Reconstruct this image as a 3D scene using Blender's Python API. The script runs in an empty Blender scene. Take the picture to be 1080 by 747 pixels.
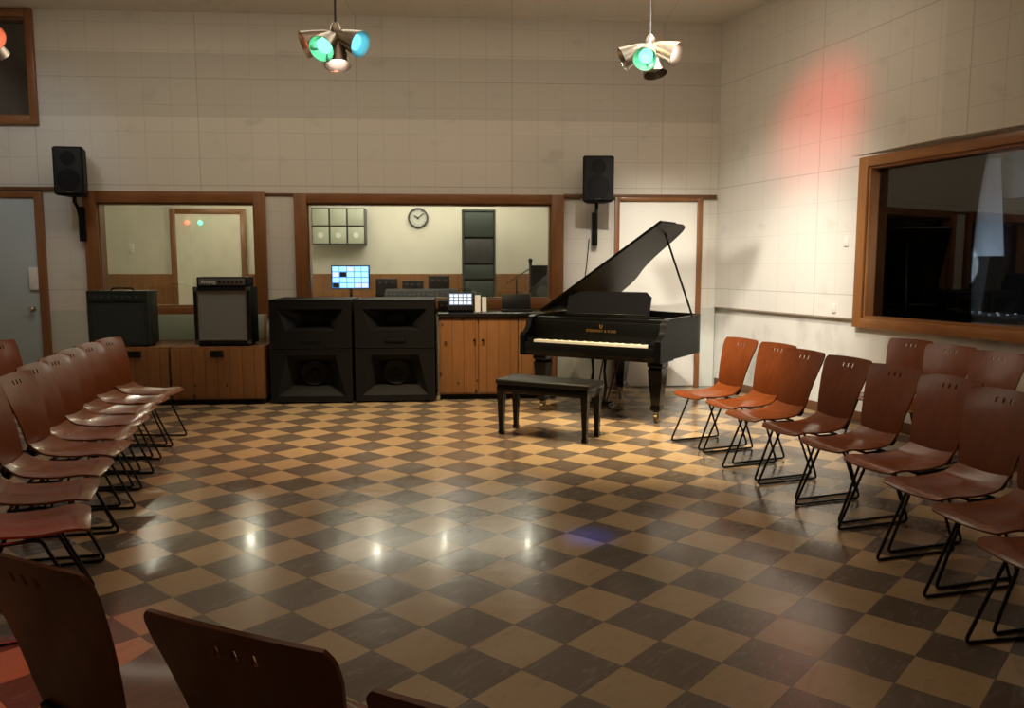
import bpy, bmesh, math, random
from mathutils import Vector, Matrix, Euler
random.seed(7)
S = bpy.context.scene
COL = S.collection
R = math.radians
PI = math.pi
# ---------------------------------------------------------------- camera
F = 848.0; PITCH = R(6.26); H = 1.5
cd = bpy.data.cameras.new('camera'); cam = bpy.data.objects.new('camera', cd); COL.objects.link(cam)
cam.location = (0, 0, H); cam.rotation_euler = (PI/2-PITCH, 0, 0)
cd.sensor_width = 36; cd.sensor_fit = 'HORIZONTAL'; cd.lens = 36*F/1080; cd.clip_start = .05
S.camera = cam
S.view_settings.view_transform = 'Standard'
S.view_settings.look = 'None'
S.view_settings.exposure = 0
FW = Vector((0, math.cos(PITCH), -math.sin(PITCH))); UP = Vector((0, math.sin(PITCH), math.cos(PITCH))); RT = Vector((1, 0, 0))
O = Vector((0, 0, H))
def ray(px, py): return FW + RT*((px-540)/F) - UP*((py-373.5)/F)
def gz(px, py, z=0.0):
    d = ray(px, py); return O + d*((z-H)/d.z)
def aty(px, py, Y):
    d = ray(px, py); return O + d*(Y/d.y)
BA = R(4.0); B0 = Vector((0, 9.85, 0)); BW = Vector((math.cos(BA), math.sin(BA), 0)); BN = Vector((-math.sin(BA), math.cos(BA), 0))
def bw(px, py, v=0.0):
    d = ray(px, py); t = ((B0+BN*v-O).dot(BN))/d.dot(BN); p = O+d*t
    return (p-B0).dot(BW), p.z
def bpt(u, v, z=0.0): return B0+BW*u+BN*v+Vector((0, 0, z))
uc, _ = bw(757, 200)
RC = bpt(uc, 0)
RE = Vector((.336, -1, 0)).normalized(); RN = Vector((-RE.y, RE.x, 0)); RA = math.atan2(RE.y, RE.x)
def rw(px, py, v=0.0):
    d = ray(px, py); t = ((RC+RN*v-O).dot(RN))/d.dot(RN); p = O+d*t
    return (p-RC).dot(RE), p.z
def rpt(s, v, z=0.0): return RC+RE*s+RN*v+Vector((0, 0, z))
CEIL = bw(400, 17)[1]

# ---------------------------------------------------------------- materials
def newmat(name):
    m = bpy.data.materials.new(name); m.use_nodes = True
    nt = m.node_tree; b = nt.nodes['Principled BSDF']
    return m, nt, b
def nd(nt, t, **k):
    n = nt.nodes.new(t)
    for a, v in k.items():
        if a.startswith('i_'):
            key = a[2:]
            key = int(key) if key.isdigit() else key.replace('_', ' ')
            n.inputs[key].default_value = v
        else: setattr(n, a, v)
    return n
def mth(nt, op, a, b=None, c=None):
    n = nt.nodes.new('ShaderNodeMath'); n.operation = op
    for i, x in enumerate((a, b, c)):
        if x is None: continue
        if isinstance(x, (int, float)): n.inputs[i].default_value = x
        else: nt.links.new(x, n.inputs[i])
    return n.outputs[0]
def mixc(nt, f, a, b, mode='MIX'):
    n = nt.nodes.new('ShaderNodeMix'); n.data_type = 'RGBA'; n.blend_type = mode
    for i, x in ((0, f), (6, a), (7, b)):
        if isinstance(x, (int, float)): n.inputs[i].default_value = x
        elif isinstance(x, (tuple, list)): n.inputs[i].default_value = (*x[:3], 1)
        else: nt.links.new(x, n.inputs[i])
    return n.outputs[2]
def bump(nt, b, h, s=.2, d=.01):
    n = nd(nt, 'ShaderNodeBump', i_Strength=s, i_Distance=d); nt.links.new(h, n.inputs['Height']); nt.links.new(n.outputs[0], b.inputs['Normal'])
def objco(nt, scale=(1, 1, 1), rot=(0, 0, 0)):
    tc = nd(nt, 'ShaderNodeTexCoord'); mp = nd(nt, 'ShaderNodeMapping')
    mp.inputs['Scale'].default_value = scale; mp.inputs['Rotation'].default_value = rot
    nt.links.new(tc.outputs['Object'], mp.inputs[0]); return mp.outputs[0]
def noise(nt, vec, scale, detail=3):
    n = nd(nt, 'ShaderNodeTexNoise', i_Scale=scale, i_Detail=detail); nt.links.new(vec, n.inputs['Vector']); return n.outputs['Fac']
def ramp(nt, f, a, b):
    r = nd(nt, 'ShaderNodeValToRGB'); r.color_ramp.elements[0].position = a; r.color_ramp.elements[1].position = b
    nt.links.new(f, r.inputs[0]); return r.outputs[0]
def M_plain(name, col, rough=.5, metal=0, var=.12, ns=6, bmp=0, coat=0, emit=None, es=0, stain=0, spec=.5):
    m, nt, b = newmat(name)
    v = objco(nt); f = noise(nt, v, ns)
    lo = [c*(1-var) for c in col]; hi = [min(1, c*(1+var)) for c in col]
    c_ = mixc(nt, f, lo, hi)
    if stain: c_ = mixc(nt, mth(nt, 'MULTIPLY', ramp(nt, noise(nt, objco(nt, (1, 1, .6)), 2.2, 9), .52, .72), stain), c_, [c*.35 for c in col])
    nt.links.new(c_, b.inputs['Base Color'])
    b.inputs['Roughness'].default_value = rough; b.inputs['Metallic'].default_value = metal
    b.inputs['Coat Weight'].default_value = coat; b.inputs['Specular IOR Level'].default_value = spec
    if bmp: bump(nt, b, noise(nt, v, ns*12), bmp, .004)
    if emit: b.inputs['Emission Color'].default_value = (*emit, 1); b.inputs['Emission Strength'].default_value = es
    return m
def M_wood(name, c1, c2, stretch=(14, 14, 1.2), rough=.4, plank=0, coat=0, axis=0, knots=0, spec=.5):
    m, nt, b = newmat(name)
    v = objco(nt, stretch); f = noise(nt, v, 2.5, 6)
    col = mixc(nt, mth(nt, 'MULTIPLY', f, 1.3), c1, c2)
    k = noise(nt, objco(nt, (1, 1, .5)), 3)
    col = mixc(nt, mth(nt, 'MULTIPLY', k, .6), col, [c*.45 for c in c1])
    if knots:
        vo = nd(nt, 'ShaderNodeTexVoronoi', i_Scale=5.0); nt.links.new(objco(nt, (1.3, 1, .8)), vo.inputs['Vector'])
        col = mixc(nt, mth(nt, 'LESS_THAN', vo.outputs['Distance'], .13), col, (.04, .015, .006))
    if plank:
        tc = nd(nt, 'ShaderNodeTexCoord'); sx = nd(nt, 'ShaderNodeSeparateXYZ'); nt.links.new(tc.outputs['Object'], sx.inputs[0])
        fr = mth(nt, 'FRACT', mth(nt, 'DIVIDE', sx.outputs[axis], plank))
        ln = mth(nt, 'MULTIPLY', mth(nt, 'LESS_THAN', fr, .045), .7)
        wn = nd(nt, 'ShaderNodeTexWhiteNoise', noise_dimensions='1D')
        nt.links.new(mth(nt, 'FLOOR', mth(nt, 'DIVIDE', sx.outputs[axis], plank)), wn.inputs['W'])
        col = mixc(nt, mth(nt, 'MULTIPLY', wn.outputs['Value'], .45), col, [c*.5 for c in c2])
        col = mixc(nt, ln, col, (.02, .01, .005))
    nt.links.new(col, b.inputs['Base Color'])
    b.inputs['Roughness'].default_value = rough; b.inputs['Coat Weight'].default_value = coat; b.inputs['Coat Roughness'].default_value = .12
    b.inputs['Specular IOR Level'].default_value = spec
    bump(nt, b, f, .08, .003)
    return m
def M_wall(name, col, low, split, band=None, s=.305, axis='Z', seams=1.0):
    m, nt, b = newmat(name)
    tc = nd(nt, 'ShaderNodeTexCoord'); sx = nd(nt, 'ShaderNodeSeparateXYZ'); nt.links.new(tc.outputs['Object'], sx.inputs[0])
    X = sx.outputs[0]; Z = sx.outputs[2] if axis == 'Z' else sx.outputs[1]
    def seam(q, s, w):
        fr = mth(nt, 'FRACT', mth(nt, 'DIVIDE', q, s))
        return mth(nt, 'GREATER_THAN', mth(nt, 'ABSOLUTE', mth(nt, 'SUBTRACT', fr, .5)), .5-w/s/2)
    up = mth(nt, 'GREATER_THAN', Z, split)
    sm = mth(nt, 'MAXIMUM', seam(X, s, .007), seam(Z, s, .007))
    big = mth(nt, 'MAXIMUM', seam(X, s*6, .010), seam(Z, s*4, .010))
    wn = nd(nt, 'ShaderNodeTexWhiteNoise', noise_dimensions='2D')
    cb = nd(nt, 'ShaderNodeCombineXYZ')
    nt.links.new(mth(nt, 'FLOOR', mth(nt, 'DIVIDE', X, s*2)), cb.inputs[0]); nt.links.new(mth(nt, 'FLOOR', mth(nt, 'DIVIDE', Z, s*2)), cb.inputs[1])
    nt.links.new(cb.outputs[0], wn.inputs['Vector'])
    v = objco(nt); st = noise(nt, v, 1.3, 5)
    c = mixc(nt, mth(nt, 'MULTIPLY', wn.outputs['Value'], .12), col, [k*.75 for k in col])
    c = mixc(nt, mth(nt, 'MULTIPLY', st, .2), c, [k*.7 for k in col])
    sp = ramp(nt, noise(nt, objco(nt, (1, 1, 1.6)), 2.8, 10), .60, .70)
    c = mixc(nt, mth(nt, 'MULTIPLY', sp, .18), c, [k*.4 for k in col])
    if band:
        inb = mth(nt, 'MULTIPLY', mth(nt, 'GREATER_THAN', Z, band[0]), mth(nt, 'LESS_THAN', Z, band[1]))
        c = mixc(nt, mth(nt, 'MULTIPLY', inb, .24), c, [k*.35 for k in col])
    patchy = noise(nt, v, .9, 2)
    c = mixc(nt, mth(nt, 'MULTIPLY', mth(nt, 'MULTIPLY', sm, patchy), .42*seams), c, [k*.3 for k in col])
    c = mixc(nt, mth(nt, 'MULTIPLY', big, .25*seams), c, [k*.2 for k in col])
    lo = mixc(nt, mth(nt, 'MULTIPLY', st, .3), low, [k*.6 for k in low])
    c = mixc(nt, up, lo, c)
    nt.links.new(c, b.inputs['Base Color']); b.inputs['Roughness'].default_value = .8
    bump(nt, b, noise(nt, v, 90), .15, .003)
    return m
TS = .27
def M_floor(name, s=TS, off=(0, 0)):
    m, nt, b = newmat(name)
    tc = nd(nt, 'ShaderNodeTexCoord'); mp = nd(nt, 'ShaderNodeMapping'); mp.inputs['Rotation'].default_value = (0, 0, -R(49)); mp.inputs['Location'].default_value = (off[0], off[1], 0)
    nt.links.new(tc.outputs['Object'], mp.inputs[0])
    sx = nd(nt, 'ShaderNodeSeparateXYZ'); nt.links.new(mp.outputs[0], sx.inputs[0])
    a = mth(nt, 'DIVIDE', sx.outputs[0], s); c = mth(nt, 'DIVIDE', sx.outputs[1], s)
    fa = mth(nt, 'FLOOR', a); fc = mth(nt, 'FLOOR', c)
    chk = mth(nt, 'FLOORED_MODULO', mth(nt, 'ADD', fa, fc), 2.0)
    cb = nd(nt, 'ShaderNodeCombineXYZ'); nt.links.new(fa, cb.inputs[0]); nt.links.new(fc, cb.inputs[1])
    wn = nd(nt, 'ShaderNodeTexWhiteNoise', noise_dimensions='2D'); nt.links.new(cb.outputs[0], wn.inputs['Vector'])
    n1 = nd(nt, 'ShaderNodeTexNoise', i_Scale=9.0, i_Detail=6.0, i_Distortion=1.0)
    vs = nd(nt, 'ShaderNodeMapping'); vs.inputs['Scale'].default_value = (1, 3, 1); nt.links.new(mp.outputs[0], vs.inputs[0])
    ad = nd(nt, 'ShaderNodeVectorMath', operation='ADD'); sc = nd(nt, 'ShaderNodeVectorMath', operation='SCALE'); sc.inputs['Scale'].default_value = 7.3
    nt.links.new(wn.outputs['Color'], sc.inputs[0]); nt.links.new(vs.outputs[0], ad.inputs[0]); nt.links.new(sc.outputs[0], ad.inputs[1])
    nt.links.new(ad.outputs[0], n1.inputs['Vector'])
    st = ramp(nt, n1.outputs['Fac'], .54, .70)
    lt = mixc(nt, mth(nt, 'MULTIPLY', st, .4), (.50, .36, .20), (.26, .18, .11))
    dk = mixc(nt, mth(nt, 'MULTIPLY', st, .5), (.130, .104, .085), (.34, .28, .22))
    col = mixc(nt, chk, lt, dk)
    col = mixc(nt, mth(nt, 'MULTIPLY', wn.outputs['Value'], .45), col, mixc(nt, chk, (.34, .24, .15), (.085, .066, .055)))
    ea = mth(nt, 'ABSOLUTE', mth(nt, 'SUBTRACT', mth(nt, 'FRACT', a), .5)); ec = mth(nt, 'ABSOLUTE', mth(nt, 'SUBTRACT', mth(nt, 'FRACT', c), .5))
    gap = mth(nt, 'GREATER_THAN', mth(nt, 'MAXIMUM', ea, ec), .493)
    col = mixc(nt, mth(nt, 'MULTIPLY', gap, .7), col, (.03, .02, .015))
    w = noise(nt, objco(nt), 1.1, 6)
    col = mixc(nt, mth(nt, 'MULTIPLY', w, .45), col, (.15, .105, .07))
    nt.links.new(col, b.inputs['Base Color'])
    mr = nd(nt, 'ShaderNodeMapRange'); mr.inputs['To Min'].default_value = .08; mr.inputs['To Max'].default_value = .32
    nt.links.new(noise(nt, objco(nt), 2.6, 8), mr.inputs[0]); nt.links.new(mr.outputs[0], b.inputs['Roughness'])
    h = mth(nt, 'SUBTRACT', mth(nt, 'MULTIPLY', noise(nt, objco(nt), 11, 4), .5), mth(nt, 'MULTIPLY', gap, .6))
    h = mth(nt, 'ADD', h, mth(nt, 'MULTIPLY', wn.outputs['Value'], .15))
    bump(nt, b, h, .30, .012)
    b.inputs['Specular IOR Level'].default_value = .5
    b.inputs['Coat Weight'].default_value = .15; b.inputs['Coat Roughness'].default_value = .08
    return m
def M_glass(name, refl=.14, tint=(1, 1, 1)):
    m, nt, b = newmat(name)
    nt.nodes.remove(b)
    out = nt.nodes['Material Output']
    t = nd(nt, 'ShaderNodeBsdfTransparent'); t.inputs[0].default_value = (*tint, 1)
    g = nd(nt, 'ShaderNodeBsdfGlossy'); g.inputs['Roughness'].default_value = .01
    mx = nd(nt, 'ShaderNodeMixShader'); fr = nd(nt, 'ShaderNodeFresnel', i_IOR=1.5)
    nt.links.new(mth(nt, 'ADD', fr.outputs[0], refl-.04), mx.inputs[0]); nt.links.new(t.outputs[0], mx.inputs[1]); nt.links.new(g.outputs[0], mx.inputs[2])
    nt.links.new(mx.outputs[0], out.inputs[0]); return m

WALLC = (.70, .665, .59)
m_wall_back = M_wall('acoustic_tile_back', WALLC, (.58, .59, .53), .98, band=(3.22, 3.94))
m_wall_right = M_wall('acoustic_tile_right', (.74, .71, .65), (.5, .47, .42), .4)
m_lower = M_plain('painted_plaster', (.72, .70, .65), .6, var=.12, ns=3, bmp=.1, stain=.6)
m_ceiling = M_wall('ceiling_tile', (.80, .78, .72), (.5, .5, .5), -99, s=.305, axis='Y', seams=.7)
m_booth = M_plain('control_room_cream_paint', (.68, .65, .54), .8, ns=2)
tg = gz(495, 683); ca, sa = math.cos(R(49)), math.sin(R(49))
m_floor = M_floor('checker_vinyl', TS, (-(tg.x*ca+tg.y*sa)+TS, -(-tg.x*sa+tg.y*ca)))
m_frame = M_wood('red_pine_frame', (.19, .07, .02), (.35, .145, .045), rough=.4, coat=.2)
m_frame_h = M_wood('red_pine_frame_across', (.19, .07, .02), (.35, .145, .045), stretch=(1.2, 14, 14), rough=.4, coat=.2)
m_frame_r = M_wood('orange_pine_frame', (.28, .11, .032), (.46, .20, .065), rough=.4, coat=.2)
m_frame_rh = M_wood('orange_pine_frame_across', (.28, .11, .032), (.46, .20, .065), stretch=(1.2, 14, 14), rough=.4, coat=.2)
m_darktrim = M_wood('dark_trim_wood', (.12, .05, .02), (.2, .085, .03), stretch=(1.2, 14, 14))
m_pine = M_wood('knotty_pine', (.20, .080, .028), (.34, .155, .058), plank=.13, rough=.35, knots=1)
m_chair = M_wood('chair_plywood', (.115, .029, .008), (.26, .068, .017), stretch=(12, 12, 1.5), rough=.28, coat=.2, spec=.35)
m_seat = M_wood('chair_seat_plywood', (.125, .032, .009), (.27, .074, .020), stretch=(12, 1.5, 12), rough=.25, coat=.2, spec=.3)
m_rod = M_plain('black_steel_rod', (.012, .012, .012), .35, .6)
m_black = M_plain('black_lacquer', (.004, .004, .004), .18, spec=.28)
m_rim = M_plain('black_case_lacquer', (.004, .004, .004), .25, spec=.05)
m_satin = M_plain('black_satin_lacquer', (.003, .003, .003), .38, spec=.15)
m_matte = M_plain('black_vinyl', (.004, .004, .0045), .62, bmp=.2, ns=30, spec=.22)
m_matte2 = M_plain('black_cloth_mesh', (.006, .006, .007), .8, bmp=.4, ns=50)
m_horn = M_plain('charcoal_horn', (.007, .007, .008), .45, spec=.3)
m_grey = M_plain('charcoal_metal', (.05, .05, .05), .4)
m_dark = M_plain('near_black', (.004, .004, .004), .9)
m_silver = M_plain('brushed_silver', (.55, .5, .42), .28, 1.0)
m_shade = M_plain('spun_silver', (.50, .46, .40), .36, 1.0)
m_brass = M_plain('dull_brass', (.28, .2, .1), .4, 1.0)
m_gold = M_plain('gold_plate', (.65, .42, .14), .35, .9)
m_white = M_plain('white_paint', (.75, .73, .68), .5, var=.05)
m_key = M_plain('ivory_key', (.8, .76, .66), .25, var=.03)
m_door = M_plain('pale_blue_door', (.42, .48, .50), .5, var=.08, ns=2)
m_door2 = M_plain('off_white_door', (.78, .76, .70), .5, var=.06, ns=2)
m_grille = M_plain('silver_grille_cloth', (.17, .18, .17), .6, bmp=.6, ns=60)
m_greenamp = M_plain('dark_green_vinyl', (.015, .022, .018), .5, bmp=.2, ns=30)
m_paper = M_plain('paper', (.8, .82, .85), .7, var=.02)
m_counter = M_plain('black_countertop', (.01, .01, .012), .2)
m_glass = M_glass('window_glass', .10, (.97, .98, .95))
m_glass_d = M_glass('dark_window_glass', .12, (.9, .93, .96))
m_reflection = M_plain('pale_blue_reflection', (.60, .72, .84), .7, ns=4)
m_cabgrey = M_plain('grey_green_paint', (.30, .33, .26), .5)
m_cabpale = M_plain('sage_cupboard_paint', (.44, .47, .37), .5)
m_teal = M_plain('dark_teal_rack', (.045, .062, .052), .4)
def emis(name, c, s): return M_plain(name, tuple(x*.5 for x in c), .4, emit=c, es=s, var=.02)
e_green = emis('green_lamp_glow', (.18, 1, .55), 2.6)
e_teal = emis('teal_lamp_glow', (.12, .66, .95), 2.4)
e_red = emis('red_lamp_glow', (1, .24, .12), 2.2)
e_warm = emis('warm_lamp_glow', (1, .78, .66), 3.0)
e_off = M_plain('unlit_bulb', (.2, .2, .18), .3)
e_scr = emis('screen_white', (.75, .85, 1), 1.1)
e_scrb = emis('screen_blue', (.06, .3, .9), 1.3)
e_scrc = emis('screen_cyan', (.35, .72, 1), 1.8)
e_ceil = emis('ceiling_downlight_glow', (1, .9, .7), 10)

# ---------------------------------------------------------------- mesh builder
class MB:
    def __init__(s): s.bm = bmesh.new()
    def add(s, t, M=None):
        if M is not None:
            t.transform(M)
            if M.determinant() < 0: bmesh.ops.reverse_faces(t, faces=t.faces[:])
        me = bpy.data.meshes.new('t'); t.to_mesh(me); t.free(); s.bm.from_mesh(me); bpy.data.meshes.remove(me); return s
    def box(s, x0, x1, y0, y1, z0, z1, bev=0, M=None, seg=2):
        t = bmesh.new(); bmesh.ops.create_cube(t, size=1)
        for v in t.verts: v.co = Vector(((x0+x1)/2+v.co.x*(x1-x0), (y0+y1)/2+v.co.y*(y1-y0), (z0+z1)/2+v.co.z*(z1-z0)))
        if bev: bmesh.ops.bevel(t, geom=t.edges[:], offset=bev, segments=seg, affect='EDGES', profile=.5)
        return s.add(t, M)
    def prism(s, poly, z0, z1, M=None, bev=0):
        t = bmesh.new(); a = [t.verts.new((x, y, z0)) for x, y in poly]; b = [t.verts.new((x, y, z1)) for x, y in poly]
        n = len(poly)
        t.faces.new(a[::-1]); t.faces.new(b)
        for i in range(n): t.faces.new((a[i], a[(i+1) % n], b[(i+1) % n], b[i]))
        bmesh.ops.recalc_face_normals(t, faces=t.faces)
        if bev:
            es = [e for e in t.edges if abs(e.verts[0].co.z-e.verts[1].co.z) < 1e-6]
            bmesh.ops.bevel(t, geom=es, offset=bev, segments=2, affect='EDGES')
        return s.add(t, M)
    def ring(s, outer, inner, z0, z1, M=None):
        t = bmesh.new(); n = len(outer)
        L = [[t.verts.new((p[0], p[1], z)) for p in q] for q, z in ((outer, z0), (outer, z1), (inner, z1), (inner, z0))]
        for k in range(4):
            A, B = L[k], L[(k+1) % 4]
            for i in range(n): t.faces.new((A[i], A[(i+1) % n], B[(i+1) % n], B[i]))
        bmesh.ops.recalc_face_normals(t, faces=t.faces)
        return s.add(t, M)
    def tube(s, pts, r, closed=False, n=8, M=None):
        pts = [Vector(p) for p in pts]; N = len(pts); t = bmesh.new(); rings = []
        rr = r if isinstance(r, (list, tuple)) else [r]*N
        nrm = None
        for i, p in enumerate(pts):
            a = pts[(i-1) % N] if (closed or i > 0) else p; b = pts[(i+1) % N] if (closed or i < N-1) else p
            d = (b-a).normalized()
            if nrm is None:
                nrm = d.orthogonal().normalized()
            nrm = (nrm-d*nrm.dot(d)).normalized(); bi = d.cross(nrm)
            rings.append([t.verts.new(p+(nrm*math.cos(2*PI*k/n)+bi*math.sin(2*PI*k/n))*rr[i]) for k in range(n)])
        for i in range(N if closed else N-1):
            A, B = rings[i], rings[(i+1) % N]
            for k in range(n): t.faces.new((A[k], A[(k+1) % n], B[(k+1) % n], B[k]))
        if not closed: t.faces.new(rings[0][::-1]); t.faces.new(rings[-1])
        bmesh.ops.recalc_face_normals(t, faces=t.faces)
        return s.add(t, M)
    def lathe(s, prof, n=24, M=None, rot=0):
        t = bmesh.new(); rings = []
        for r, z in prof: rings.append([t.verts.new((r*math.cos(rot+2*PI*k/n), r*math.sin(rot+2*PI*k/n), z)) for k in range(n)])
        for A, B in zip(rings, rings[1:]):
            for k in range(n): t.faces.new((A[k], A[(k+1) % n], B[(k+1) % n], B[k]))
        if prof[0][0] > 1e-4: t.faces.new(rings[0][::-1])
        if prof[-1][0] > 1e-4: t.faces.new(rings[-1])
        bmesh.ops.remove_doubles(t, verts=t.verts, dist=1e-6)
        return s.add(t, M)
    def sheet(s, us, vs, fn, th, skip=(), M=None):
        t = bmesh.new(); U, V = len(us), len(vs); e = 1e-3
        P = {}; Q = {}
        for i, u in enumerate(us):
            for j, v in enumerate(vs):
                p = fn(u, v); n = (fn(u+e, v)-fn(u-e, v)).cross(fn(u, v+e)-fn(u, v-e)).normalized()
                P[i, j] = t.verts.new(p+n*th/2); Q[i, j] = t.verts.new(p-n*th/2)
        cells = {(i, j) for i in range(U-1) for j in range(V-1)}-set(skip)
        for i, j in cells:
            t.faces.new((P[i, j], P[i+1, j], P[i+1, j+1], P[i, j+1])); t.faces.new((Q[i, j], Q[i, j+1], Q[i+1, j+1], Q[i+1, j]))
            for (a, b, o) in (((i, j), (i+1, j), (i, j-1)), ((i+1, j), (i+1, j+1), (i+1, j)), ((i+1, j+1), (i, j+1), (i, j+1)), ((i, j+1), (i, j), (i-1, j))):
                if o not in cells: t.faces.new((P[b], P[a], Q[a], Q[b]))
        for v in [v for v in t.verts if not v.link_faces]: t.verts.remove(v)
        return s.add(t, M)
    def build(s, name, mat, parent=None, loc=(0, 0, 0), rz=0, smooth=35):
        me = bpy.data.meshes.new(name); s.bm.to_mesh(me); s.bm.free()
        me.materials.append(mat)
        if smooth:
            me.polygons.foreach_set('use_smooth', [True]*len(me.polygons)); me.set_sharp_from_angle(angle=R(smooth))
        o = bpy.data.objects.new(name, me); COL.objects.link(o); o.location = loc; o.rotation_euler = (0, 0, rz)
        if parent: o.parent = parent
        return o
def fillet(pts, r, n=4, closed=False):
    pts = [Vector(p) for p in pts]; out = []; N = len(pts)
    for i, p in enumerate(pts):
        if not closed and i in (0, N-1): out.append(p); continue
        a = pts[(i-1) % N]; b = pts[(i+1) % N]; da = (a-p); db = (b-p); q = min(r, da.length*.45, db.length*.45)
        A = p+da.normalized()*q; B = p+db.normalized()*q
        for k in range(n+1):
            t = k/n; out.append(A*(1-t)**2+p*2*t*(1-t)+B*t*t)
    return out
def thing(name, label, cat, loc=(0, 0, 0), rz=0, group=None):
    o = bpy.data.objects.new(name, None); COL.objects.link(o); o.empty_display_size = .1
    o.location = loc; o.rotation_euler = (0, 0, rz); o['label'] = label; o['category'] = cat
    if group: o['group'] = group
    return o
def tag(o, label, cat, group=None):
    o['label'] = label; o['category'] = cat
    if group: o['group'] = group
    return o
def struct(o, label=None, cat=None):
    o['kind'] = 'structure'
    if label: o['label'] = label
    if cat: o['category'] = cat
    return o
def sempty(name, loc, rz, label, cat):
    o = thing(name, label, cat, loc, rz); o['kind'] = 'structure'; return o
def dup(root, loc, rz, label, group=None):
    r = root.copy(); COL.objects.link(r); r.location = loc; r.rotation_euler = (0, 0, rz); r['label'] = label
    if group: r['group'] = group
    for ch in list(root.children):
        c = ch.copy(); COL.objects.link(c); c.parent = r
        for g in list(ch.children):
            d = g.copy(); COL.objects.link(d); d.parent = c
    return r
def text(name, s, size, mat, parent, loc, rot, depth=.001):
    cu = bpy.data.curves.new('t', 'FONT'); cu.body = s; cu.size = size; cu.extrude = depth; cu.align_x = 'CENTER'; cu.align_y = 'CENTER'
    to = bpy.data.objects.new('t', cu); COL.objects.link(to); bpy.context.view_layer.update()
    me = bpy.data.meshes.new_from_object(to.evaluated_get(bpy.context.evaluated_depsgraph_get()))
    bpy.data.objects.remove(to); me.materials.clear(); me.materials.append(mat)
    o = bpy.data.objects.new(name, me); COL.objects.link(o); o.parent = parent; o.location = loc; o.rotation_euler = rot
    return o
def wall(name, a0, a1, z0, z1, y0, y1, holes, mat, loc, rz, label, cat='wall'):
    xs = sorted({a0, a1, *[h[0] for h in holes], *[h[1] for h in holes]}); zs = sorted({z0, z1, *[h[2] for h in holes], *[h[3] for h in holes]})
    xs = [x for x in xs if a0 <= x <= a1]; zs = [z for z in zs if z0 <= z <= z1]
    mb = MB()
    for x, X in zip(xs, xs[1:]):
        for z, Z in zip(zs, zs[1:]):
            cx, cz = (x+X)/2, (z+Z)/2
            if any(h[0] < cx < h[1] and h[2] < cz < h[3] for h in holes): continue
            mb.box(x, X, y0, y1, z, Z)
    return struct(mb.build(name, mat, None, loc, rz, smooth=0), label, cat)

# ---------------------------------------------------------------- room shell
def hole(pl, pt, pr, pb, f=bw):
    a, t = f(pl, (pt+pb)/2)[0], f((pl+pr)/2, pt)[1]; b, bo = f(pr, (pt+pb)/2)[0], f((pl+pr)/2, pb)[1]
    return (a, b, bo, t)
W1o = hole(92, 202, 282, 334); W1i = hole(105, 214, 270, 324)
W2o = hole(312, 205, 594, 326); W2i = hole(325, 215, 581, 316)
W3o = hole(-110, 4, 38, 131); W3i = hole(-98, 14, 30, 122)
W3o = (W3o[0], W3o[1], W3o[2], CEIL-.01); W3i = (W3i[0], W3i[1], W3i[2], CEIL-.1)
struct(MB().box(-9, 11, -3, 15.5, -.1, 0).build('floor', m_floor, smooth=0), 'checkerboard vinyl tile floor laid diagonally in tan and dark brown', 'floor')
struct(MB().box(-9, 11, -3, 15.5, CEIL, CEIL+.1).build('ceiling', m_ceiling, smooth=0), 'off-white tiled ceiling', 'ceiling')
wall('wall_back', -7.2, uc+.0, 0, CEIL, 0, .16, [W1i, W2i, W3i], m_wall_back, B0, BA, 'cream acoustic tile back wall with a greyer band and observation windows')
rL = rw(905, 250)[0]; rT = rw(908, 167)[1]; rB = rw(905, 345)[1]
RWo = (rL, rL+2.7, rB, rT); RWi = (rL+.11, rL+2.59, rB+.09, rT-.09)
wall('wall_right', -.2, 13.2, 0, CEIL, .04, .3, [RWi], m_lower, RC, RA, 'white right wall painted smooth below the tile lining')
zr = .99
wall('wall_right_lining', 0, 13.2, zr, CEIL, 0, .04, [RWo], m_wall_right, RC, RA, 'cream acoustic tile lining on the upper right wall, lit white and pink')
sA = rw(902, 80)[0]; sB = rw(997, 60, -.10)[0]; sC = sB+1.9
struct(MB().prism([(sA, -.001), (sB, -.10), (sC, -.001)], rT+.03, CEIL-.005).build('wall_right_fold', m_wall_right, None, RC, RA, smooth=0), 'slightly angled acoustic tile section above the right window', 'wall')
struct(MB().box(0, rL-.02, -.005, .0, zr-.008, zr+.006).build('trim_1', M_plain('faint_beige_edge', (.30, .24, .18), .6), None, RC, RA), 'thin faint edge under the tile lining on right wall', 'trim')
struct(MB().box(0, 13, .02, .04, 0, .1, .003).build('baseboard_right', m_darktrim, None, RC, RA), 'dark baseboard along the right wall', 'baseboard')
struct(MB().box(-6.95, -6.8, -3, 9.6, 0, CEIL).build('wall_left', m_lower, smooth=0), 'plain left wall outside the view', 'wall')
struct(MB().box(-7, 9, -2.75, -2.6, 0, CEIL).build('wall_front', m_lower, smooth=0), 'plain wall behind the viewer', 'wall')
FV = 3.7; BC = 3.0
struct(MB().box(-9, 3.4, FV, FV+.1, 0, CEIL).build('wall_far', m_booth, None, B0, BA, smooth=0), 'pale cream far wall of the control room', 'wall')
struct(MB().box(-9, 3.4, .16, FV, BC, BC+.05).build('ceiling_control', m_booth, None, B0, BA, smooth=0), 'low ceiling of the control room', 'ceiling')
um = (W1o[1]+W2o[0])/2; um2 = bw(299, 300, FV)[0]
struct(MB().prism([(um-.05, .16), (um+.05, .16), (um2+.05, FV), (um2-.05, FV)], 0, BC).build('wall_partition', m_booth, None, B0, BA, smooth=0), 'slanted partition between booth and control room', 'wall')
struct(MB().box(2.0, 2.1, .16, FV, 0, BC).build('wall_control_right', m_booth, None, B0, BA, smooth=0), 'right wall of the control room', 'wall')
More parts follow.
